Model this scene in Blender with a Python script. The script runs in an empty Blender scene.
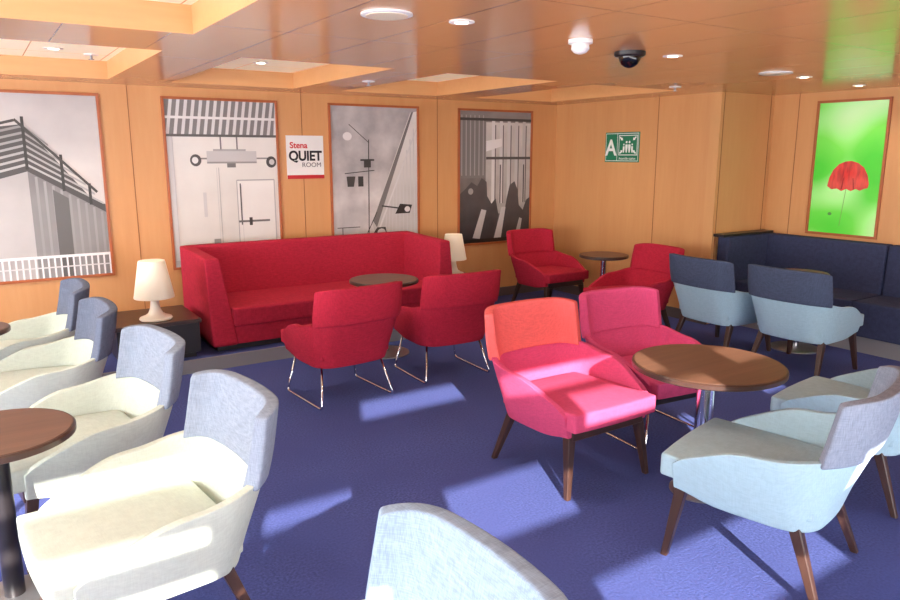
import bpy, math, random
from mathutils import Vector, Matrix
random.seed(4)
S=bpy.context.scene
COL=S.collection
try:
    S.view_settings.view_transform='Standard'
    S.view_settings.look='None'
except Exception: pass

def lin1(c):
    c/=255.0
    return c/12.92 if c<=0.04045 else ((c+0.055)/1.055)**2.4
def C(r,g,b): return (lin1(r),lin1(g),lin1(b),1)

# ------------------------------------------------------------ materials
def newmat(name):
    m=bpy.data.materials.new(name); m.use_nodes=True
    nt=m.node_tree; b=nt.nodes['Principled BSDF']
    return m,nt,b
def plain(name,c,rough=.5,metal=0,emit=0,ec=None):
    m,nt,b=newmat(name)
    b.inputs['Base Color'].default_value=c
    b.inputs['Roughness'].default_value=rough
    b.inputs['Metallic'].default_value=metal
    if emit:
        b.inputs['Emission Color'].default_value=ec or c
        b.inputs['Emission Strength'].default_value=emit
    return m
def coords(nt,scale):
    tc=nt.nodes.new('ShaderNodeTexCoord'); mp=nt.nodes.new('ShaderNodeMapping')
    mp.inputs['Scale'].default_value=scale
    nt.links.new(tc.outputs['Object'],mp.inputs['Vector'])
    return mp.outputs['Vector']
def noise(nt,scale,sc=1,detail=2):
    n=nt.nodes.new('ShaderNodeTexNoise'); n.inputs['Scale'].default_value=sc; n.inputs['Detail'].default_value=detail
    nt.links.new(coords(nt,scale),n.inputs['Vector']); return n.outputs['Fac']
def mixc(nt,fac,a,b,blend='MIX'):
    n=nt.nodes.new('ShaderNodeMix'); n.data_type='RGBA'; n.blend_type=blend
    for k,v in ((0,fac),(6,a),(7,b)):
        if hasattr(v,'links') : nt.links.new(v,n.inputs[k])
        else: n.inputs[k].default_value=v
    return n.outputs[2]
def ramp(nt,fac,a,b):
    n=nt.nodes.new('ShaderNodeMapRange'); n.inputs[1].default_value=a; n.inputs[2].default_value=b
    nt.links.new(fac,n.inputs[0]); return n.outputs[0]
def math_(nt,op,a,b=None):
    n=nt.nodes.new('ShaderNodeMath'); n.operation=op
    for i,v in enumerate((a,b)):
        if v is None: continue
        if hasattr(v,'links'): nt.links.new(v,n.inputs[i])
        else: n.inputs[i].default_value=v
    return n.outputs[0]
def bump(nt,b,h,strength=.2,dist=.002):
    n=nt.nodes.new('ShaderNodeBump'); n.inputs['Strength'].default_value=strength; n.inputs['Distance'].default_value=dist
    nt.links.new(h,n.inputs['Height']); nt.links.new(n.outputs[0],b.inputs['Normal'])
def dark(c,f): return (min(1,c[0]*f),min(1,c[1]*f),min(1,c[2]*f),1)
def fabric(name,c,var=.2,weave=.2):
    m,nt,b=newmat(name)
    a=noise(nt,(420,30,30)); d=noise(nt,(30,30,420)); e=noise(nt,(30,420,30))
    s=math_(nt,'ADD',math_(nt,'ADD',a,d),e)
    f=ramp(nt,s,1.2,1.8)
    col=mixc(nt,f,dark(c,1-var),dark(c,1+var*.6))
    nt.links.new(col,b.inputs['Base Color'])
    b.inputs['Roughness'].default_value=.95
    b.inputs['Specular IOR Level'].default_value=.2
    bump(nt,b,s,weave,.0015)
    return m
def wood(name,c1,c2,axis='Z',rough=.35,sc=9,coat=0):
    m,nt,b=newmat(name)
    st={'Z':(sc,sc,.5),'X':(.5,sc,sc),'Y':(sc,.5,sc)}[axis]
    f=noise(nt,st,1,6); f2=noise(nt,tuple(x*7 for x in st),1,3)
    g=math_(nt,'ADD',math_(nt,'MULTIPLY',f,.65),math_(nt,'MULTIPLY',f2,.35))
    col=mixc(nt,ramp(nt,g,.3,.7),c1,c2)
    nt.links.new(col,b.inputs['Base Color'])
    b.inputs['Roughness'].default_value=rough
    b.inputs['Coat Weight'].default_value=coat
    return m

M={}
M['wall']=wood('veneer_wall',C(208,148,92),C(216,160,104),'Z',.42,5)
M['wallend']=wood('veneer_wall_reveal',C(211,154,98),C(218,164,108),'Z',.5,5)
M['frame']=wood('frame_wood',C(166,86,44),C(186,104,56),'Z',.35,8)
M['joint']=plain('veneer_joint',C(150,92,50),.6)
M['darkwood']=wood('dark_wood',C(50,32,28),C(72,48,38),'Z',.35,12)
M['tabletop']=wood('walnut_top',C(92,62,48),C(116,82,64),'X',.42,10,0)
M['chrome']=plain('chrome',C(215,215,220),.12,1)
M['steel']=plain('brushed_steel',C(150,150,155),.4,.8)
M['black']=plain('black_laminate',C(34,30,32),.35)
M['plinth']=plain('plinth_grey',C(130,128,132),.5)
M['base']=plain('baseboard_dark',C(92,82,80),.5)
M['white']=plain('white_plastic',C(238,236,230),.4)
M['cream']=plain('cream_panel',C(238,220,186),.5)
M['glassd']=plain('dome_black',C(12,12,16),.08)
M['emit']=plain('lamp_emitter',C(255,240,215),.5,0,7,C(255,235,205))
M['shade']=plain('shade_fabric',C(250,240,218),.8,0,.1,C(255,232,190))
M['lbase']=plain('lamp_ceramic',C(246,238,220),.4)
M['red']=fabric('fabric_red',C(182,40,62))
M['redd']=fabric('fabric_sofa_red',C(176,40,62))
M['coral']=fabric('fabric_coral',C(218,98,96),.12)
M['pink']=fabric('fabric_pink',C(200,74,114),.12)
M['mag']=fabric('fabric_magenta',C(204,76,120),.12)
M['pale']=fabric('fabric_pale_sage',C(190,198,186),.08)
M['lblue']=fabric('fabric_light_blue',C(164,194,206),.08)
M['slate']=fabric('fabric_slate',C(134,144,160),.2)
M['slated']=fabric('fabric_slate_shaded',C(100,108,126),.2)  # same slate darkened: shade put into the colour of the far chairs
M['slateb']=fabric('fabric_pale_slate_blue',C(144,166,190),.2)
M['navyb']=fabric('fabric_navy_back',C(72,82,104),.2)
M['navy']=fabric('fabric_navy',C(58,64,92),.2)

def carpet():
    m,nt,b=newmat('carpet_blue')
    f=noise(nt,(90,90,90),1,4); f2=noise(nt,(2,2,2),1,3)
    col=mixc(nt,ramp(nt,f,.3,.7),C(48,60,118),C(78,92,162))
    col=mixc(nt,ramp(nt,f2,.35,.7),col,C(62,74,140))
    nt.links.new(col,b.inputs['Base Color']); b.inputs['Roughness'].default_value=.95
    bump(nt,b,f,.5,.006); return m
M['carpet']=carpet()
def ceilmat():
    m,nt,b=newmat('ceiling_panel')
    tc=nt.nodes.new('ShaderNodeTexCoord'); sp=nt.nodes.new('ShaderNodeSeparateXYZ')
    nt.links.new(tc.outputs['Object'],sp.inputs[0])
    def seam(o,period,off,w):
        x=math_(nt,'MODULO',math_(nt,'ADD',o,off+50*period),period)
        return math_(nt,'LESS_THAN',x,w)
    s=math_(nt,'MAXIMUM',seam(sp.outputs[0],.45,.05,.006),seam(sp.outputs[1],1.2,.25,.006))
    f=noise(nt,(3,.3,3),1,4)
    col=mixc(nt,f,C(212,150,100),C(220,162,112))
    col=mixc(nt,s,col,C(150,100,70))
    nt.links.new(col,b.inputs['Base Color']); b.inputs['Roughness'].default_value=.17
    b.inputs['Specular IOR Level'].default_value=1.0
    return m
M['ceil']=ceilmat()
M['reveal']=wood('coffer_reveal',C(212,154,100),C(220,166,112),'X',.35,5)
def creampanel():
    m,nt,b=newmat('coffer_panel')
    tc=nt.nodes.new('ShaderNodeTexCoord'); sp=nt.nodes.new('ShaderNodeSeparateXYZ')
    nt.links.new(tc.outputs['Object'],sp.inputs[0])
    x=math_(nt,'LESS_THAN',math_(nt,'MODULO',math_(nt,'ADD',sp.outputs[0],30.1),.5),.008)
    y=math_(nt,'LESS_THAN',math_(nt,'MODULO',math_(nt,'ADD',sp.outputs[1],30.2),.5),.008)
    col=mixc(nt,math_(nt,'MAXIMUM',x,y),C(250,236,204),C(190,150,100))
    nt.links.new(col,b.inputs['Base Color']); b.inputs['Roughness'].default_value=.5
    nt.links.new(col,b.inputs['Emission Color']); b.inputs['Emission Strength'].default_value=.2  # faint glow added so the cream panels stay bright against the warm bounce
    return m
M['coffer']=creampanel()
FLAT={}
def flat(r,g,b_):
    k=(r,g,b_)
    if k not in FLAT: FLAT[k]=plain('print_ink',C(r,g,b_),.4)
    return FLAT[k]

# ------------------------------------------------------------ mesh helpers
def mk(name,verts,faces,mats,parent=None,smooth=False,mi=None,loc=(0,0,0),rot=0):
    me=bpy.data.meshes.new(name); me.from_pydata([tuple(v) for v in verts],[],faces); 
    if not isinstance(mats,(list,tuple)): mats=[mats]
    for m in mats: me.materials.append(m)
    if mi:
        for p,i in zip(me.polygons,mi): p.material_index=i
    for p in me.polygons: p.use_smooth=smooth
    me.update()
    o=bpy.data.objects.new(name,me); COL.objects.link(o)
    o.location=loc; o.rotation_euler=(0,0,rot)
    if parent: o.parent=parent
    return o
def fixn(o):
    import bmesh
    bm=bmesh.new(); bm.from_mesh(o.data); bmesh.ops.recalc_face_normals(bm,faces=bm.faces); bm.to_mesh(o.data); bm.free()
def sub(o,l=1):
    s=o.modifiers.new('Subdivision','SUBSURF'); s.levels=l; s.render_levels=l
def bev(o,w,seg=2):
    b=o.modifiers.new('Bevel','BEVEL'); b.width=w; b.segments=seg; b.limit_method='ANGLE'
def empty(name,loc,rot=0):
    e=bpy.data.objects.new(name,None); COL.objects.link(e); e.location=loc; e.rotation_euler=(0,0,rot); e.empty_display_size=.1
    return e
def tag(o,label,cat,group=None):
    o['label']=label; o['category']=cat
    if group: o['group']=group
    return o
def struct(o): o['kind']='structure'; return o
def boxv(x0,x1,y0,y1,z0,z1):
    v=[(x0,y0,z0),(x1,y0,z0),(x1,y1,z0),(x0,y1,z0),(x0,y0,z1),(x1,y0,z1),(x1,y1,z1),(x0,y1,z1)]
    f=[(0,3,2,1),(4,5,6,7),(0,1,5,4),(1,2,6,5),(2,3,7,6),(3,0,4,7)]
    return v,f
def box(name,x0,x1,y0,y1,z0,z1,mat,parent=None,bw=0):
    v,f=boxv(x0,x1,y0,y1,z0,z1); o=mk(name,v,f,mat,parent)
    if bw: bev(o,bw)
    return o
def boxes(name,lst,mat,parent=None,bw=0):
    V=[];F=[]
    for b in lst:
        v,f=boxv(*b); n=len(V); V+=v; F+=[tuple(i+n for i in q) for q in f]
    o=mk(name,V,F,mat,parent)
    if bw: bev(o,bw)
    return o
def lin(n,e=.12):
    if n<=2: return [-1,1]
    inner=[-1+e+(2-2*e)*i/(n-3) for i in range(n-2)] if n>3 else [0]
    return [-1]+inner+[1]
def gbox(name,us,vs,ws,fn,mat,parent=None,level=1):
    idx={};V=[];F=[]
    def g(i,j,k):
        if (i,j,k) not in idx:
            idx[(i,j,k)]=len(V); V.append(fn(us[i],vs[j],ws[k]))
        return idx[(i,j,k)]
    a,b,c=len(us)-1,len(vs)-1,len(ws)-1
    for i in range(a):
        for j in range(b):
            F.append((g(i,j,0),g(i,j+1,0),g(i+1,j+1,0),g(i+1,j,0)))
            F.append((g(i,j,c),g(i+1,j,c),g(i+1,j+1,c),g(i,j+1,c)))
    for i in range(a):
        for k in range(c):
            F.append((g(i,0,k),g(i+1,0,k),g(i+1,0,k+1),g(i,0,k+1)))
            F.append((g(i,b,k),g(i,b,k+1),g(i+1,b,k+1),g(i+1,b,k)))
    for j in range(b):
        for k in range(c):
            F.append((g(0,j,k),g(0,j,k+1),g(0,j+1,k+1),g(0,j+1,k)))
            F.append((g(a,j,k),g(a,j+1,k),g(a,j+1,k+1),g(a,j,k+1)))
    o=mk(name,V,F,mat,parent,True)
    fixn(o)
    if level: sub(o,level)
    return o
def soft(name,x0,x1,y0,y1,z0,z1,mat,parent,e=.03,puff=0,n=5,level=2):
    def ax(a,b):
        L=b-a; q=min(.45,e/L)*2
        return [-1,-1+q,0,1-q,1]
    def fn(u,v,w):
        x=(x0+x1)/2+u*(x1-x0)/2; y=(y0+y1)/2+v*(y1-y0)/2; z=(z0+z1)/2+w*(z1-z0)/2
        if w>0: z+=puff*w*(1-u*u)*(1-v*v)
        return (x,y,z)
    return gbox(name,ax(x0,x1),ax(y0,y1),ax(z0,z1),fn,mat,parent,level)
def lathe(name,prof,mat,parent=None,seg=32,loc=(0,0,0),smooth=True):
    V=[];F=[]
    n=len(prof)
    for r,z in prof:
        for s in range(seg):
            a=2*math.pi*s/seg; V.append((r*math.cos(a),r*math.sin(a),z))
    for i in range(n-1):
        for s in range(seg):
            t=(s+1)%seg
            F.append((i*seg+s,i*seg+t,(i+1)*seg+t,(i+1)*seg+s))
    F.append(tuple(range(seg))[::-1]); F.append(tuple((n-1)*seg+s for s in range(seg)))
    o=mk(name,V,F,mat,parent,smooth,loc=loc)
    if smooth:
        m=o.modifiers.new('EdgeSplit','EDGE_SPLIT'); m.split_angle=math.radians(38)
    return o
def tube(name,pts,r,mat,parent=None,seg=8,fillet=.03):
    P=[Vector(p) for p in pts]; Q=[P[0]]
    for i in range(1,len(P)-1):
        a=(P[i-1]-P[i]).normalized(); b=(P[i+1]-P[i]).normalized()
        s=P[i]+a*fillet; e=P[i]+b*fillet
        for t in (0,.25,.5,.75,1): Q.append(s*(1-t)**2+P[i]*2*t*(1-t)+e*t*t)
    Q.append(P[-1]); V=[];F=[]
    up=None
    for i,p in enumerate(Q):
        d=(Q[min(i+1,len(Q)-1)]-Q[max(i-1,0)]).normalized()
        if up is None:
            up=Vector((1,0,0)) if abs(d.x)<.8 else Vector((0,1,0))
        up=(up-d*up.dot(d)).normalized(); w=d.cross(up)
        for s in range(seg):
            an=2*math.pi*s/seg; V.append(p+up*r*math.cos(an)+w*r*math.sin(an))
    for i in range(len(Q)-1):
        for s in range(seg):
            t=(s+1)%seg; F.append((i*seg+s,i*seg+t,(i+1)*seg+t,(i+1)*seg+s))
    F.append(tuple(range(seg))[::-1]); F.append(tuple((len(Q)-1)*seg+s for s in range(seg)))
    o=mk(name,V,F,mat,parent,True); fixn(o); return o

# ------------------------------------------------------------ chairs (front = +Y local)
def smooth01(t):
    t=max(0,min(1,t)); return t*t*(3-2*t)
CW,CYB,CYF,CR=.29,-.27,.27,.145
L1=CW-CR; L2=CR*math.pi/2; L3=CYF-(CYB+CR); LT=L1+L2+L3
def upath(s):
    """s in [-1,1]; 0 is the middle of the back, +-1 the arm fronts"""
    a=abs(s)*LT; sg=1 if s>=0 else -1
    if a<L1:
        return sg*a,CYB-.010*(1-(a/L1)**2),sg*.10*(a/L1),-1
    if a<L1+L2:
        th=(a-L1)/CR
        return sg*(L1+CR*math.sin(th)),CYB+CR-CR*math.cos(th),sg*math.sin(th),-math.cos(th)
    y=CYB+CR+(a-L1-L2)
    return sg*(CW-.02*smooth01((y-.0)/.27)),y,sg,0
def backness(y): return smooth01((.12-y)/(.12-CYB))
def recl(y,z): return -.20*max(0,z-.36)*backness(y)
SM=(L1+L2*.66)/LT
def outward(z):
    k=max(0,min(1.2,(z-.265)/.29))
    return -.042+.070*k**.75
def shell_top(u,y):
    t=(CYF-y)/(CYF-CYB)
    return .435+.095*smooth01(t/.55)+.045*smooth01((t-.6)/.4)
def chair(loc,rotdeg,ms,label,style='wood',group=None,sc=1):
    shell,seat,back=ms
    e=empty('armchair',(loc[0],loc[1],loc[2] if len(loc)>2 else 0),math.radians(rotdeg))
    e.scale=(sc,sc,sc)
    tag(e,label,'chair',group)
    def fa(u,v,w):
        x,y,nx,ny=upath(u)
        t=(CYF-y)/(CYF-CYB)
        h=shell_top(u,y)
        d=max(0,(abs(u)-.90)/.10)
        h-=.035*d*d
        zb=.262+.03*smooth01((.3-t)/.3)
        z=zb+(h-zb)*(w+1)/2
        oo=outward(z)+v*.016
        return (x+nx*oo,y+ny*oo*.9+recl(y,z),z)
    us=[-1,-.985]+[-.95+1.9*i/34 for i in range(35)]+[.985,1]
    gbox('arm_shell',us,[-1,-.6,.6,1],[-1,-.9,-.4,.2,.75,.95,1],fa,M[shell],e,1)
    def fs(u,v,w):
        wd=.268-.02*smooth01(-v)
        x=u*wd; y=.045+v*.28+.012*(1-u*u)*max(0,v)
        z=.368+w*.045+(.014*(1-u**4)*(1-v**4) if w>0 else 0)+.010*v
        return (x,y,z)
    gbox('seat',lin(8,.08),lin(8,.08),[-1,-.6,.6,1],fs,M[seat],e,2)
    def fb(u,v,w):
        t=(w+1)/2
        x,y,nx,ny=upath(u*SM)
        z0=shell_top(u,y)-.02
        z=z0+t*(.795-z0)-.020*abs(u)**9*t
        o=outward(z)-.001+v*(.031-.006*t)
        return ((x+nx*o)*(1-.02*t),y+ny*o*.9+recl(y,z),z)
    gbox('backrest',lin(19,.035),[-1,-.6,.6,1],[-1,-.88,-.3,.3,.9,1],fb,M[back],e,1)
    if style=='wood':
        box('seat_frame',-.235,.235,-.20,.275,.272,.33,M['darkwood'],e,.006)
        for sx in (-1,1):
            for sy in (-1,1):
                t=(sx*.226,.245 if sy>0 else -.17,.29); b=(sx*.262,.285 if sy>0 else -.28,0)
                a1,a2=.022,.013
                V=[(b[0]+i*a2,b[1]+j*a2,0) for i,j in ((-1,-1),(1,-1),(1,1),(-1,1))]+[(t[0]+i*a1,t[1]+j*a1,t[2]) for i,j in ((-1,-1),(1,-1),(1,1),(-1,1))]
                o=mk('leg',V,[(0,3,2,1),(4,5,6,7),(0,1,5,4),(1,2,6,5),(2,3,7,6),(3,0,4,7)],M['darkwood'],e); bev(o,.004)
    else:
        box('seat_frame',-.235,.235,-.20,.26,.272,.33,M['black'],e,.006)
        for sx in (-1,1):
            tube('sled_leg',[(sx*.21,.20,.29),(sx*.265,.25,.008),(sx*.265,-.25,.008),(sx*.21,-.16,.29)],.0075,M['chrome'],e)
    return e

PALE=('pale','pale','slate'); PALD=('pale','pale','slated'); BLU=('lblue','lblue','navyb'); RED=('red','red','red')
gp='pale tub armchairs with slate backs'
lab='pale sage tub armchair with slate backrest'
chair((.36,2.42),96,PALE,lab+', dark legs, in sunlight','wood',gp,1.02)
chair((.28,3.36),98,PALE,lab+', beside round walnut table','wood',gp,1.02)
chair((.18,4.37),92,PALD,'pale tub armchair with slate backrest in shaded colour and dark legs','wood',gp,1.0)
chair((.15,5.19),90,PALD,'pale tub armchair with slate backrest in shaded colour near picture wall','wood',gp,1.0)
chair((.42,1.08),91,('pale','pale','slateb'),'pale tub armchair with light blue-grey curved back','wood',gp,1.03)
gb='light blue tub armchairs'
LB=('lblue','lblue','slate')
chair((2.56,1.56),15,LB,'light blue tub armchair with grey backrest facing round table','wood',gb,1.03)
chair((3.56,1.72),8,LB,'light blue tub armchair with grey backrest, beside matching one','wood',gb,1.0)
chair((5.15,3.68),-93,BLU,'light blue tub armchair with navy backrest facing corner banquette','wood',gb,1.02)
chair((5.20,2.98),-88,BLU,'light blue tub armchair with navy backrest at small table','wood',gb,1.02)
chair((2.48,2.64),180,('pink','pink','coral'),'pink tub armchair with coral backrest and dark wooden legs','wood','pink armchairs at the round table',1.03)
chair((3.22,2.74),175,('mag','mag','mag'),'magenta armchair on chrome wire sled legs','sled','pink armchairs at the round table',1.0)
chair((1.97,4.38),4,RED,'red armchair on chrome sled legs facing red sofa','sled','red armchairs',1.02)
chair((2.84,4.44),-3,RED,'red armchair on chrome sled legs beside its twin','sled','red armchairs',1.02)
chair((5.0,5.72),180,RED,'red armchair with dark legs near the wall corner','wood','red armchairs',1.02)
chair((4.86,4.44),84,RED,'red armchair turned toward the small round table','wood','red armchairs',1.0)

# ------------------------------------------------------------ tables
def table(x,y,r,h,label,pr=.03,z0=0,fr=.2,pm='chrome'):
    e=tag(empty('round_table',(x,y,z0)),label,'table','round pedestal tables')
    lathe('table_top',[(r-.012,h-.03),(r,h-.024),(r,h-.006),(r-.006,h)],M['darkwood'],e,56)
    lathe('top_veneer',[(r-.012,h-.002),(r-.012,h+.0015)],M['tabletop'],e,56)
    lathe('pedestal',[(pr,.016),(pr,h-.03)],M[pm],e,28)
    lathe('foot_plate',[(fr,0),(fr,.008),(fr-.02,.015),(pr+.01,.02)],M['steel'],e,48)
    return e
table(2.82,2.07,.35,.65,'round walnut table on thick chrome pedestal between armchairs',.042,0,.14)
table(-.03,2.90,.26,.65,'round walnut table on dark pedestal beside pale armchairs',.035,0,.14,'black')
table(-.12,4.78,.22,.65,'round walnut table between two pale armchairs',.03,0,.12)
table(2.72,5.12,.28,.62,'round walnut table in front of red sofa')
table(5.16,5.08,.24,.64,'small round walnut table between red armchairs')
table(5.70,3.34,.21,.65,'small round dark table at navy banquette')

# ------------------------------------------------------------ sofa
def sofa():
    x0,x1,y0,y1=1.42,3.66,5.47,6.36
    e=tag(empty('sofa',((x0+x1)/2,(y0+y1)/2,.10)),'long red upholstered sofa with high back and arms','sofa')
    ox,oy,oz=e.location
    def L(o): o.location=(-ox,-oy,-oz); return o
    L(box('plinth',x0+.05,x1-.05,y0+.08,y1-.02,.10,.17,M['black'],e))
    L(soft('seat_base',x0+.1,x1-.1,y0+.03,y1-.1,.15,.30,M['redd'],e,.015))
    L(soft('seat_cushion',x0+.17,x1-.17,y0+.01,y1-.18,.29,.44,M['redd'],e,.03,.012))
    def fb(u,v,w_):
        x=(x0+x1)/2+u*(x1-x0)/2*.985; z=.3+(w_+1)/2*.555
        y=y1-.10+v*(.075-.02*w_)+.03*w_
        return (x,y,z)
    L(gbox('backrest',lin(9,.03),[-1,-.6,.6,1],[-1,-.8,0,.85,1],fb,M['redd'],e,1))
    for s in (-1,1):
        def fa(u,v,w_,s=s):
            t=(w_+1)/2
            th=.2-.09*t
            X=(x0 if s<0 else x1)
            outer=X; inner=X-s*th if s>0 else X+th
            x=outer*(1+u*s)/2+inner*(1-u*s)/2
            yy0=y0+.0+.10*t
            y=yy0+(y1-yy0)*(v+1)/2
            z=.15+t*.69+.012*v*t
            return (x,y,z)
        L(gbox('armrest',[-1,-.7,.7,1],lin(6,.04),[-1,-.85,0,.9,1],fa,M['redd'],e,1))
sofa()

# ------------------------------------------------------------ navy corner banquette
def banq():
    e=tag(empty('banquette',(6.2,3.2,0)),'navy upholstered corner banquette with dark base','bench')
    def L(o): o.location=(-6.2,-3.2,0); return o
    xw=6.585; yw=4.295
    L(boxes('base',[(6.02,xw,.9,yw,0,.14)],M['plinth'],e))
    for (a,b) in ((3.05,4.27),(1.98,3.04),(.9,1.97)):
        L(soft('seat_cushion',5.97,6.46,a,b,.14,.43,M['navy'],e,.025,.008))
        def fb(u,v,w,a=a,b=b):
            t=(w+1)/2
            return (6.51+u*.065+.03*t-.022, (a+b)/2+v*(b-a)/2, .34+t*.515)
        L(gbox('backrest',[-1,-.4,.4,1],lin(6,.04),lin(5,.1),fb,M['navy'],e,2))
    def fr(u,v,w):
        t=(w+1)/2
        return (6.17+u*.33, 4.22+v*.065, .14+t*.72)
    L(gbox('side_backrest',lin(6,.08),[-1,-.4,.4,1],lin(5,.1),fr,M['navy'],e,2))
    L(box('top_rail',5.78,6.55,4.17,4.29,.855,.88,M['black'],e,.004))
banq()

# ------------------------------------------------------------ side boxes + lamps
def sidebox(x,y,w,h,z0,label):
    e=tag(empty('side_table',(x,y,z0)),label,'table','black side tables')
    boxes('body',[(-w/2,w/2,-w/2+.01,w/2,.04,h-.03)],M['black'],e,.004)
    box('top',-w/2-.012,w/2+.012,-w/2-.012,w/2+.012,h-.03,h,M['darkwood'],e,.004)
    box('plinth',-w/2+.03,w/2-.03,-w/2+.04,w/2-.03,0,.04,M['black'],e)
def lamp(x,y,z,label,sc=1):
    e=tag(empty('table_lamp',(x,y,z)),label,'lamp','cream table lamps'); e.scale=(sc,sc,sc)
    lathe('lamp_base',[(.105,0),(.11,.008),(.105,.018),(.075,.028),(.05,.045),(.036,.075),(.029,.11),(.026,.15),(.026,.19)],M['lbase'],e,32)
    lathe('lamp_shade',[(.132,.155),(.134,.16),(.088,.41),(.086,.415)],M['shade'],e,40)
sidebox(1.04,5.76,.58,.30,.10,'low black box side table carrying a lamp')
lamp(1.05,5.62,.401,'cream table lamp with conical shade on black box',1.07)
sidebox(4.0,6.12,.42,.30,.10,'low black side table at sofa end')
lamp(4.05,6.1,.401,'cream table lamp behind the sofa arm')

# ------------------------------------------------------------ room
H=2.17
struct(box('floor',-3.1,6.8,-1.3,6.7,-.1,0,M['carpet']))
struct(box('wall_back',-3.1,5.90,6.55,6.70,0,2.4,M['wall']))
struct(box('wall_side',5.79,5.9,4.42,6.55,0,2.4,M['wall']))
struct(box('wall_return',5.79,6.7,4.31,4.42,0,2.4,M['wallend']))
struct(box('wall_right',6.6,6.72,-1.3,4.31,0,2.4,M['wall']))
struct(boxes('floor_platform',[(-3.0,4.25,5.42,6.55,0.0,.10)],M['carpet']))
struct(boxes('trim_1',[(-3.0,4.27,5.40,5.42,0,.102),(4.25,4.27,5.42,6.53,0,.102)],M['plinth']))
struct(boxes('baseboard_back',[(4.28,5.78,6.53,6.55,0,.1),(-3,4.2,6.53,6.55,.1,.2)],M['base']))
struct(box('baseboard_side',5.77,5.79,4.3,6.53,0,.1,M['base']))
i=2
for b in ((1.14,1.145,6.546,6.55),(2.64,2.645,6.546,6.55),(4.14,4.145,6.546,6.55),(5.786,5.79,5.03,5.035),(5.83,5.835,4.306,4.31),(6.54,6.545,4.306,4.31),(6.596,6.6,4.05,4.055),(6.596,6.6,2.95,2.955)):
    struct(box('trim_%d'%i,b[0],b[1],b[2],b[3],.1,H,M['joint'])); i+=1
# ceiling
coff=[(-2.6,.95,4.3,6.15),(1.4,2.42,4.35,6.15),(2.87,3.89,4.4,6.15),(4.33,5.35,4.45,6.15),(-2.6,.95,1.7,3.65)]
xs=sorted({-3.1,6.8}|{c[0] for c in coff}|{c[1] for c in coff}); ys=sorted({-1.3,6.7}|{c[2] for c in coff}|{c[3] for c in coff})
def inc(x,y): return any(c[0]<x<c[1] and c[2]<y<c[3] for c in coff)
V=[];F=[];MI=[]
def quad(p,m):
    n=len(V); V.extend(p); F.append((n,n+1,n+2,n+3)); MI.append(m)
Z1=H+.13
def cell(i,j):
    if i<0 or j<0 or i>=len(xs)-1 or j>=len(ys)-1: return False
    return inc((xs[i]+xs[i+1])/2,(ys[j]+ys[j+1])/2)
for a in range(len(xs)-1):
    for b in range(len(ys)-1):
        c=cell(a,b); z=Z1 if c else H
        x0,x1,y0,y1=xs[a],xs[a+1],ys[b],ys[b+1]
        quad([(x0,y0,z),(x0,y1,z),(x1,y1,z),(x1,y0,z)],1 if c else 0)
        if c:
            if not cell(a-1,b): quad([(x0,y0,H),(x0,y1,H),(x0,y1,z),(x0,y0,z)],2)
            if not cell(a+1,b): quad([(x1,y0,H),(x1,y1,H),(x1,y1,z),(x1,y0,z)],2)
            if not cell(a,b-1): quad([(x0,y0,H),(x1,y0,H),(x1,y0,z),(x0,y0,z)],2)
            if not cell(a,b+1): quad([(x0,y1,H),(x1,y1,H),(x1,y1,z),(x0,y1,z)],2)
struct(mk('ceiling',V,F,[M['ceil'],M['coffer'],M['reveal']],mi=MI))

def holewall(name,axis,pos,a0,a1,holes):
    """wall slab with rectangular openings (along, along, z, z)"""
    As=sorted({a0,a1}|{h[0] for h in holes}|{h[1] for h in holes}); Zs=sorted({0,2.4}|{h[2] for h in holes}|{h[3] for h in holes})
    L=[]
    for i in range(len(As)-1):
        run=None
        for k in range(len(Zs)-1):
            m=((As[i]+As[i+1])/2,(Zs[k]+Zs[k+1])/2)
            solid=not any(h[0]<m[0]<h[1] and h[2]<m[1]<h[3] for h in holes)
            if solid:
                if run is None: run=Zs[k]
            if (not solid or k==len(Zs)-2) and run is not None:
                e_=Zs[k+1] if solid else Zs[k]
                L.append((As[i],As[i+1],pos-.03,pos,run,e_) if axis=='Y' else (pos-.03,pos,As[i],As[i+1],run,e_)); run=None
    return struct(boxes(name,L,M['wall']))
holewall('wall_sun_slots','Y',-1.2,-3.1,6.8,[(-2.9,-2.0,.4,2.05),(-1.9,-.98,.4,1.30),(-1.9,-.98,1.53,1.59),(-1.9,-.98,1.69,1.75),(-1.9,-.98,1.87,1.97),  # unseen wall; slots shaped to lay sun patches on floor and chairs
  (-.92,-.42,1.43,1.485),(-.92,-.42,1.525,1.60),
  (-.38,1.1,1.90,2.02),(.0,.66,1.30,1.50),(.50,1.70,.96,1.14),(.70,1.25,1.70,1.86),(1.4,2.0,1.36,1.52),
  (-.9,.45,.3,.85),(.7,2.2,.3,.80),(2.3,3.8,.3,.85),(3.9,5.4,.3,.85),(2.3,2.9,1.5,1.8),(1.5,2.2,1.86,1.95)])
holewall('wall_left','X',-3.0,-1.3,6.7,[(-1.0,.6,.6,2.08),(.8,2.4,.6,2.08),(2.6,4.2,.6,2.08),(4.4,6.2,.6,2.08)])

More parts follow.
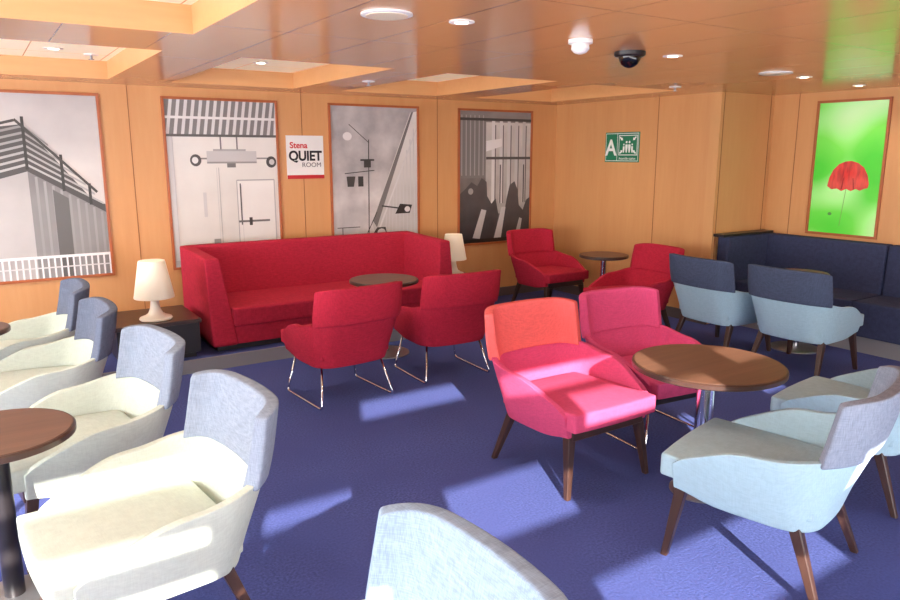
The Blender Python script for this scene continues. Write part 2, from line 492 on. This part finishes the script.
# ------------------------------------------------------------ posters
def circ(cx,cy,rx,ry=None,n=20,a0=0,a1=360):
    ry=ry or rx
    return [(cx+rx*math.cos(math.radians(a0+(a1-a0)*i/n)),cy+ry*math.sin(math.radians(a0+(a1-a0)*i/n))) for i in range(n+(0 if a1-a0==360 else 1))]
def line(x0,y0,x1,y1,w):
    d=Vector((x1-x0,y1-y0)); d.normalize(); n=Vector((-d.y,d.x))*w/2
    return [(x0+n.x,y0+n.y),(x1+n.x,y1+n.y),(x1-n.x,y1-n.y),(x0-n.x,y0-n.y)]
def rect(x0,y0,x1,y1): return [(x0,y0),(x1,y0),(x1,y1),(x0,y1)]
def art(name,polys,w,h,parent,y=0):
    V=[];F=[];MI=[];mats=[];mm={}
    for k,(c,p) in enumerate(polys):
        n=len(V)
        area=sum(p[i][0]*p[(i+1)%len(p)][1]-p[(i+1)%len(p)][0]*p[i][1] for i in range(len(p)))
        if area<0: p=p[::-1]
        for (a,b) in p: V.append((max(0,min(1,a))*w,y-.00025*k,max(0,min(1,b))*h))
        F.append(tuple(range(n,len(V))))
        key=c if not isinstance(c,tuple) else flat(*c)
        if key.name not in mm: mm[key.name]=len(mats); mats.append(key)
        MI.append(mm[key.name])
    return mk(name,V,F,mats,parent,mi=MI)
def gradmat(name,c1,c2,z0,z1,amt=.35,sc=2.5,c3=None):
    m,nt,b=newmat(name)
    tc=nt.nodes.new('ShaderNodeTexCoord'); sp=nt.nodes.new('ShaderNodeSeparateXYZ'); nt.links.new(tc.outputs['Object'],sp.inputs[0])
    g_=ramp(nt,sp.outputs[2],z0,z1)
    f=ramp(nt,noise(nt,(sc,sc,sc),1,5),.3,.7)
    t=math_(nt,'ADD',math_(nt,'MULTIPLY',g_,1-amt),math_(nt,'MULTIPLY',f,amt))
    nt.links.new(mixc(nt,t,c1,c2),b.inputs['Base Color']); b.inputs['Roughness'].default_value=.35; return m
sky1=gradmat('print_sky_light',C(226,220,212),C(170,164,162),.5,1.43)
hull1=gradmat('print_hull_grey',C(206,200,194),C(160,155,152),0,.8)
hull1b=gradmat('print_hull_shade',C(160,156,152),C(112,108,108),0,.8)
sky3=gradmat('print_sky_clouds',C(222,217,212),C(142,138,140),.2,1.43,.75,3.0)
mast3=gradmat('print_mast_white',C(176,172,168),C(236,232,226),0,1.4,.3)
white2=gradmat('print_white_steel',C(204,198,190),C(232,228,220),0,1.2,.4)
door2=gradmat('print_door',C(210,205,198),C(236,232,226),0,.8,.3)
dark4=gradmat('print_dark_steel',C(74,70,70),C(150,144,140),0,1.4,.35,5)
lite4=gradmat('print_lit_steel',C(150,145,140),C(222,217,210),.2,1.3,.35,5)
shad4=gradmat('print_cast_shadow',C(46,44,46),C(92,88,88),0,.7,.3,6)
def poster(x0,x1,z0,z1,polys,label,wall='back',cat='poster'):
    w=x1-x0; h=z1-z0
    if wall=='back': e=empty('framed_poster',(x0,6.55,z0))
    else: e=empty('framed_poster',(6.6,x1,z0),math.radians(-90))
    tag(e,label,cat,'framed wall posters')
    t=.022
    boxes('frame',[(-t,w+t,-.02,0,-t,0),(-t,w+t,-.02,0,h,h+t),(-t,0,-.02,0,0,h),(w,w+t,-.02,0,0,h)],M['frame'],e,.002)
    art('print',polys,w,h,e,-.004)
g=lambda v:(int(v),int(v-3),int(v-6))
P=[(sky1,rect(0,0,1,1))]
P+=[(hull1,[(0,.0),(1,.0),(1,.36),(.60,.60),(0,.44)]),(hull1b,[(.60,.0),(1,.0),(1,.36),(.60,.60)])]
for k in range(9): P.append((g(150+4*(k%2)),line(.64+.042*k,.0,.64+.042*k,.56-.025*k,.014)))
P.append((g(100),[(.72,.0),(.80,.0),(.80,.44),(.72,.49)]))
P.append((g(74),[(0,.43),(.60,.59),(1,.355),(1,.40),(.92,.44),(.60,.84),(.44,.82),(0,.70)]))
for k in range(7):
    y=.465+.036*k
    xr=.99-.045*k; cx=.60
    P.append((g(176-6*k),[(0,y),(cx,y+.155-.002*k),(xr,y-.065+.018*k),(xr,y-.053+.018*k),(cx,y+.168-.002*k),(0,y+.012)]))
for x,a,b_ in ((.16,.50,.73),(.36,.54,.79),(.60,.60,.88),(.78,.48,.68),(.92,.40,.52)): P.append((g(54),line(x,a,x,b_,.016)))
P.append((g(64),line(.0,.72,.56,.86,.014))); P.append((g(64),line(.56,.865,.96,.47,.014)))
for k in range(30): P.append((g(240),line(.01+.034*k,.0,.01+.034*k,.115,.010)))
P.append((g(242),rect(0,.11,1,.125))); P.append((g(225),rect(0,.055,1,.062)))
poster(-.42,.905,.64,2.07,P,'framed black and white poster of louvred ship structure')
P=[(white2,rect(0,0,1,1)),(g(128),rect(0,.80,1,1))]
for k in range(16): P.append((g(216),[(.0+.065*k,.80),(.028+.065*k,.80),(.075+.065*k,1),(.047+.065*k,1)]))
P+=[(g(226),rect(0,.89,1,.905)),(g(96),rect(0,.785,1,.80))]
P+=[(g(206),rect(.0,.0,.05,.785)),(g(190),line(.05,0,.05,.785,.006)),(door2,rect(.60,.05,.96,.52)),(g(168),line(.60,.05,.60,.52,.008)),(g(176),line(.96,.05,.96,.52,.01)),(g(170),line(.6,.52,.96,.52,.008)),(g(200),line(.64,.08,.64,.49,.005)),
 (g(140),line(.22,.655,.94,.655,.010)),(g(196),rect(.34,.625,.80,.70)),(g(150),rect(.34,.625,.80,.636)),(g(170),rect(.40,.70,.70,.712)),(g(120),rect(.52,.60,.60,.625)),
 (g(84),circ(.24,.645,.050,.036)),(g(222),circ(.235,.645,.028,.02)),(g(70),circ(.94,.632,.050,.036)),(g(200),circ(.945,.632,.026,.018)),
 (g(176),line(.44,.06,.44,.60,.006)),(g(196),line(.42,.06,.42,.60,.004)),(g(90),line(.63,.24,.63,.50,.012)),(g(110),rect(.60,.255,.90,.268)),(g(70),rect(.70,.235,.73,.285)),(g(150),rect(.36,.05,.42,.16)),(g(180),rect(0,0,1,.04)),(g(200),line(.30,.3,.30,.45,.03)),(g(120),line(.47,.71,.47,.785,.014)),(g(120),line(.62,.71,.62,.785,.014))]
poster(1.42,2.385,.64,2.07,P,'framed black and white poster of white steel door')
P=[(sky3,rect(0,0,1,1)),(mast3,[(.58,.0),(1,.0),(1,.98),(.92,.97),(.44,.20),(.50,.10)]),(g(116),[(.93,.97),(.96,.98),(.50,.17),(.455,.215)])]
for k in range(9): P.append((g(206),line(.58+.048*k,.02,.62+.042*k,.26+.075*k,.012)))
P+=[(g(214),line(.50,.12,1.0,.86,.020)),(g(80),line(.20,.88,.42,.76,.006)),(g(228),circ(.18,.80,.05,.028)),(g(60),line(.40,0,.42,.78,.010)),(g(66),[(.17,.46),(.24,.46),(.26,.53),(.16,.53)]),(g(56),rect(.29,.46,.35,.53)),(g(64),line(.14,.55,.48,.57,.006)),
 (g(60),rect(.32,.635,.48,.647)),(g(60),rect(.36,.59,.44,.635)),(g(60),line(.56,.32,.86,.29,.010)),(g(48),[(.72,.26),(.90,.26),(.93,.32),(.78,.33)]),(g(222),circ(.87,.29,.035,.02)),
 (g(66),[(.36,0),(.42,.10),(.50,.17),(.60,.17),(.62,.10),(.70,.0)]),(g(206),circ(.55,.13,.05,.03)),(g(56),line(.28,.0,.50,.28,.008)),(g(76),rect(0,0,.36,.03)),(g(90),line(.1,.03,.1,.18,.01)),(g(90),line(.04,.18,.3,.18,.006))]
poster(2.93,3.89,.64,2.07,P,'framed black and white poster of ship mast and clouds')
P=[(dark4,rect(0,0,1,1)),(lite4,rect(.36,.22,1,.92)),(g(128),rect(0,.50,.36,.93))]
for k in range(5): P.append((g(226-8*k),rect(.44+.11*k,.30,.485+.11*k,.93))); P.append((g(110),rect(.485+.11*k,.30,.50+.11*k,.90)))
for k in range(6): P.append((g(170),line(.03+.058*k,.52,.03+.058*k,.97,.014)))
P+=[(g(84),rect(.36,.64,1,.66)),(g(236),[(.36,.70),(.58,.74),(.58,.80),(.36,.78)]),(g(66),rect(0,.93,1,.95)),
 (shad4,[(0,.0),(0,.38),(.08,.42),(.16,.47),(.24,.44),(.30,.50),(.37,.47),(.38,.36),(.44,.30),(.50,.34),(.54,.22),(.50,.0)]),
 (shad4,[(.58,.0),(.62,.20),(.66,.34),(.70,.44),(.77,.47),(.82,.40),(.84,.28),(.90,.24),(.95,.32),(1,.34),(1,0)]),
 (g(196),[(.18,.04),(.30,.26),(.37,.25),(.28,.03)]),(g(200),[(.48,.03),(.585,.27),(.645,.27),(.58,.02)]),(g(180),[(.78,.03),(.85,.18),(.89,.17),(.85,.02)]),(g(160),circ(.15,.40,.035,.024)),(g(36),rect(0,0,1,.03)),(g(76),line(.56,.3,.56,.6,.016)),(g(76),line(.90,.3,.90,.6,.016))]
poster(4.42,5.40,.64,2.07,P,'framed black and white poster of steel pipes and shadows')
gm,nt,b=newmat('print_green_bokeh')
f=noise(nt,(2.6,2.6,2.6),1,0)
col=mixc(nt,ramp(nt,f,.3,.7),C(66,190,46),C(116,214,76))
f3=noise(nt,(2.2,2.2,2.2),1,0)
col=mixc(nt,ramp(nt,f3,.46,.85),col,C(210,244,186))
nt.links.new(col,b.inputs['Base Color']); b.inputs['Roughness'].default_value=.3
nt.links.new(col,b.inputs['Emission Color']); b.inputs['Emission Strength'].default_value=.35  # glow added to the print so the ceiling reflects more green
def pleat():
    m,nt,b=newmat('print_red_petal')
    f=ramp(nt,noise(nt,(38,38,7),1,2),.38,.62)
    f2=ramp(nt,noise(nt,(6,6,6),1,1),.35,.65)
    col=mixc(nt,f,C(176,20,30),C(226,48,44)); col=mixc(nt,math_(nt,'MULTIPLY',f2,.5),col,C(244,110,92))
    nt.links.new(col,b.inputs['Base Color']); b.inputs['Roughness'].default_value=.35; return m
pet=pleat()
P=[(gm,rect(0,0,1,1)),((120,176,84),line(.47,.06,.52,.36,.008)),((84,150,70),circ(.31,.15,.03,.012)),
 (pet,[(.23,.365),(.25,.43),(.30,.49),(.38,.535),(.47,.555),(.56,.56),(.66,.545),(.75,.51),(.81,.455),(.84,.39),(.83,.36),(.78,.352),(.72,.338),(.66,.35),(.59,.332),(.52,.348),(.45,.33),(.38,.348),(.30,.34)]),
 ((150,14,26),[(.44,.345),(.46,.43),(.47,.43),(.46,.345)]),((150,14,26),[(.62,.345),(.60,.43),(.61,.43),(.635,.345)])]
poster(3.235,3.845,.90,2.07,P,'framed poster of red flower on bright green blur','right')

# ------------------------------------------------------------ signs
def text(body,size,x,z,mat,parent,name='lettering',align='CENTER',y=-.008,bold=.0,sx=1):
    cu=bpy.data.curves.new('t','FONT'); cu.body=body; cu.size=size; cu.align_x=align; cu.extrude=.0006; cu.offset=bold
    o=bpy.data.objects.new('t',cu); COL.objects.link(o)
    bpy.context.view_layer.update()
    me=bpy.data.meshes.new_from_object(o.evaluated_get(bpy.context.evaluated_depsgraph_get()))
    bpy.data.objects.remove(o)
    me.materials.clear(); me.materials.append(mat)
    n=bpy.data.objects.new(name,me); COL.objects.link(n); n.parent=parent
    n.location=(x,y,z); n.rotation_euler=(math.radians(90),0,0); n.scale=(sx,1,1)
    return n
e=tag(empty('wall_sign',(2.48,6.55,1.385)),'white square quiet room sign with red strip','sign')
box('sign_panel',0,.37,-.006,0,0,.40,M['white'],e)
box('sign_strip',0,.37,-.0075,-.006,0,.035,flat(190,30,36),e)
text('Stena',.078,.12,.285,flat(206,30,40),e,bold=.0018,sx=1.02)
text('QUIET',.124,.185,.172,flat(20,18,20),e,bold=.0045,sx=.92)
text('ROOM',.060,.245,.110,flat(96,92,94),e,sx=1.08)
e=tag(empty('assembly_sign',(5.79,5.74,1.53),math.radians(-90)),'green and white ship assembly station sign','sign')
WG=(240,246,240); GG=(8,122,84)
box('sign_panel',0,.48,-.006,0,0,.31,flat(*GG),e)
P=[(WG,rect(.02,.035,.98,.055)),(WG,rect(.02,.945,.98,.965)),(WG,rect(.02,.035,.032,.965)),(WG,rect(.968,.035,.98,.965)),(WG,rect(.36,.05,.372,.95)),(WG,rect(.41,.23,.95,.90)),(GG,rect(.425,.255,.935,.875))]
for (hx,hz,s) in ((.56,.52,.85),(.64,.58,1.1),(.725,.58,1.1),(.805,.52,.85)):
    P.append((WG,circ(hx,hz+.08*s,.024*s,.038*s))); P.append((WG,[(hx-.014*s,.32),(hx-.032*s,hz-.08),(hx-.030*s,hz+.01),(hx+.030*s,hz+.01),(hx+.032*s,hz-.08),(hx+.014*s,.32)]))
for sx in (-1,1):
    for sz in (-1,1):
        cx=.68+sx*.24; cz=.565+sz*.28
        P.append((WG,[(cx,cz),(cx-sx*.03,cz),(cx-sx*.070,cz-sz*.055),(cx-sx*.045,cz-sz*.09),(cx,cz-sz*.04)]))
        P.append((WG,[(cx-sx*.095,cz-sz*.12),(cx-sx*.085,cz-sz*.02),(cx-sx*.025,cz-sz*.11)]))
art('pictogram',P,.48,.31,e,-.0065)
text('A',.235,.092,.072,flat(*WG),e,bold=.004,y=-.014)
text('Assembly station',.034,.325,.028,flat(*WG),e,y=-.014)

# ------------------------------------------------------------ ceiling fittings
def downlight(x,y,z,r=.05,lit=True,power=0):
    e=tag(empty('downlight',(x,y,z)),'small round recessed ceiling spotlight with white ring','ceiling light','ceiling downlights')
    lathe('trim_ring',[(r+.015,0),(r+.015,-.004),(r,-.006),(r*.8,-.003)],M['white'],e,28)
    lathe('lens',[(r*.72,-.002),(r*.72,-.0065)],M['emit'] if lit else M['steel'],e,24)
    if power:
        l=bpy.data.lights.new('downlight_lamp','SPOT'); l.energy=power; l.spot_size=math.radians(130); l.spot_blend=.8; l.color=(1,.88,.74); l.shadow_soft_size=.05
        o=bpy.data.objects.new('bulb',l); COL.objects.link(o); o.location=(0,0,-.02); o.parent=e
def disc(x,y,r):
    e=tag(empty('ceiling_speaker',(x,y,H)),'flat round white ceiling speaker grille','speaker','ceiling speakers')
    lathe('rim',[(r,0),(r,-.006),(r-.01,-.009)],M['white'],e,40)
    lathe('grille',[(r-.02,-.008),(r-.02,-.011)],M['cream'],e,40)
disc(1.47,2.70,.105); disc(4.76,3.12,.11)
for (x,y) in ((1.82,2.68),(3.45,2.92),(5.19,3.17)): downlight(x,y,H,.04,True,26)
for (x,y) in ((1.95,5.6),(3.45,5.6),(4.8,5.4),(.55,5.6),(-.9,5.4),(.2,2.7)): downlight(x,y,Z1,.045,True,30)
downlight(6.2,3.3,H,.035,True,14)
e=tag(empty('smoke_detector',(2.59,2.77,H)),'white round ceiling smoke detector','smoke detector')
lathe('base',[(.06,0),(.06,-.018),(.05,-.022)],M['white'],e,32)
lathe('sensor',[(.042,-.02),(.045,-.045),(.03,-.062),(.012,-.068)],M['white'],e,32)
e=tag(empty('security_camera',(3.12,2.94,H)),'black dome ceiling security camera','camera')
lathe('mount',[(.085,0),(.085,-.02),(.075,-.028)],M['black'],e,36)
lathe('dome',[(.06,-.026),(.058,-.045),(.045,-.068),(.025,-.082),(.005,-.087)],M['glassd'],e,32)
for (x,y,z) in ((5.04,4.22,H),(.80,5.8,Z1),(2.66,5.2,H)):
    e=tag(empty('sprinkler',(x,y,z)),'small brass ceiling sprinkler head','sprinkler','ceiling sprinklers')
    lathe('escutcheon',[(.05,0),(.048,-.006)],M['white'],e,20)
    lathe('head',[(.008,-.005),(.008,-.03),(.02,-.032),(.02,-.035)],M['steel'],e,16)

# ------------------------------------------------------------ light
w=bpy.data.worlds.new('World'); S.world=w; w.use_nodes=True
bg=w.node_tree.nodes['Background']; bg.inputs[0].default_value=(.93,.96,1,1); bg.inputs[1].default_value=12.5
sun=bpy.data.lights.new('sun','SUN'); sun.energy=22; sun.angle=math.radians(.5); sun.color=(1,.93,.83)
so=bpy.data.objects.new('sun',sun); COL.objects.link(so)
d=Vector((.40,.9,-.34)); so.rotation_euler=d.to_track_quat('-Z','Y').to_euler()

cam=bpy.data.cameras.new('camera'); co=bpy.data.objects.new('camera',cam); COL.objects.link(co)
co.location=(0,0,1.62); co.rotation_euler=(math.radians(78.5),0,math.radians(-33.3)); cam.lens=28.8; cam.sensor_width=36; cam.clip_start=.05
S.camera=co
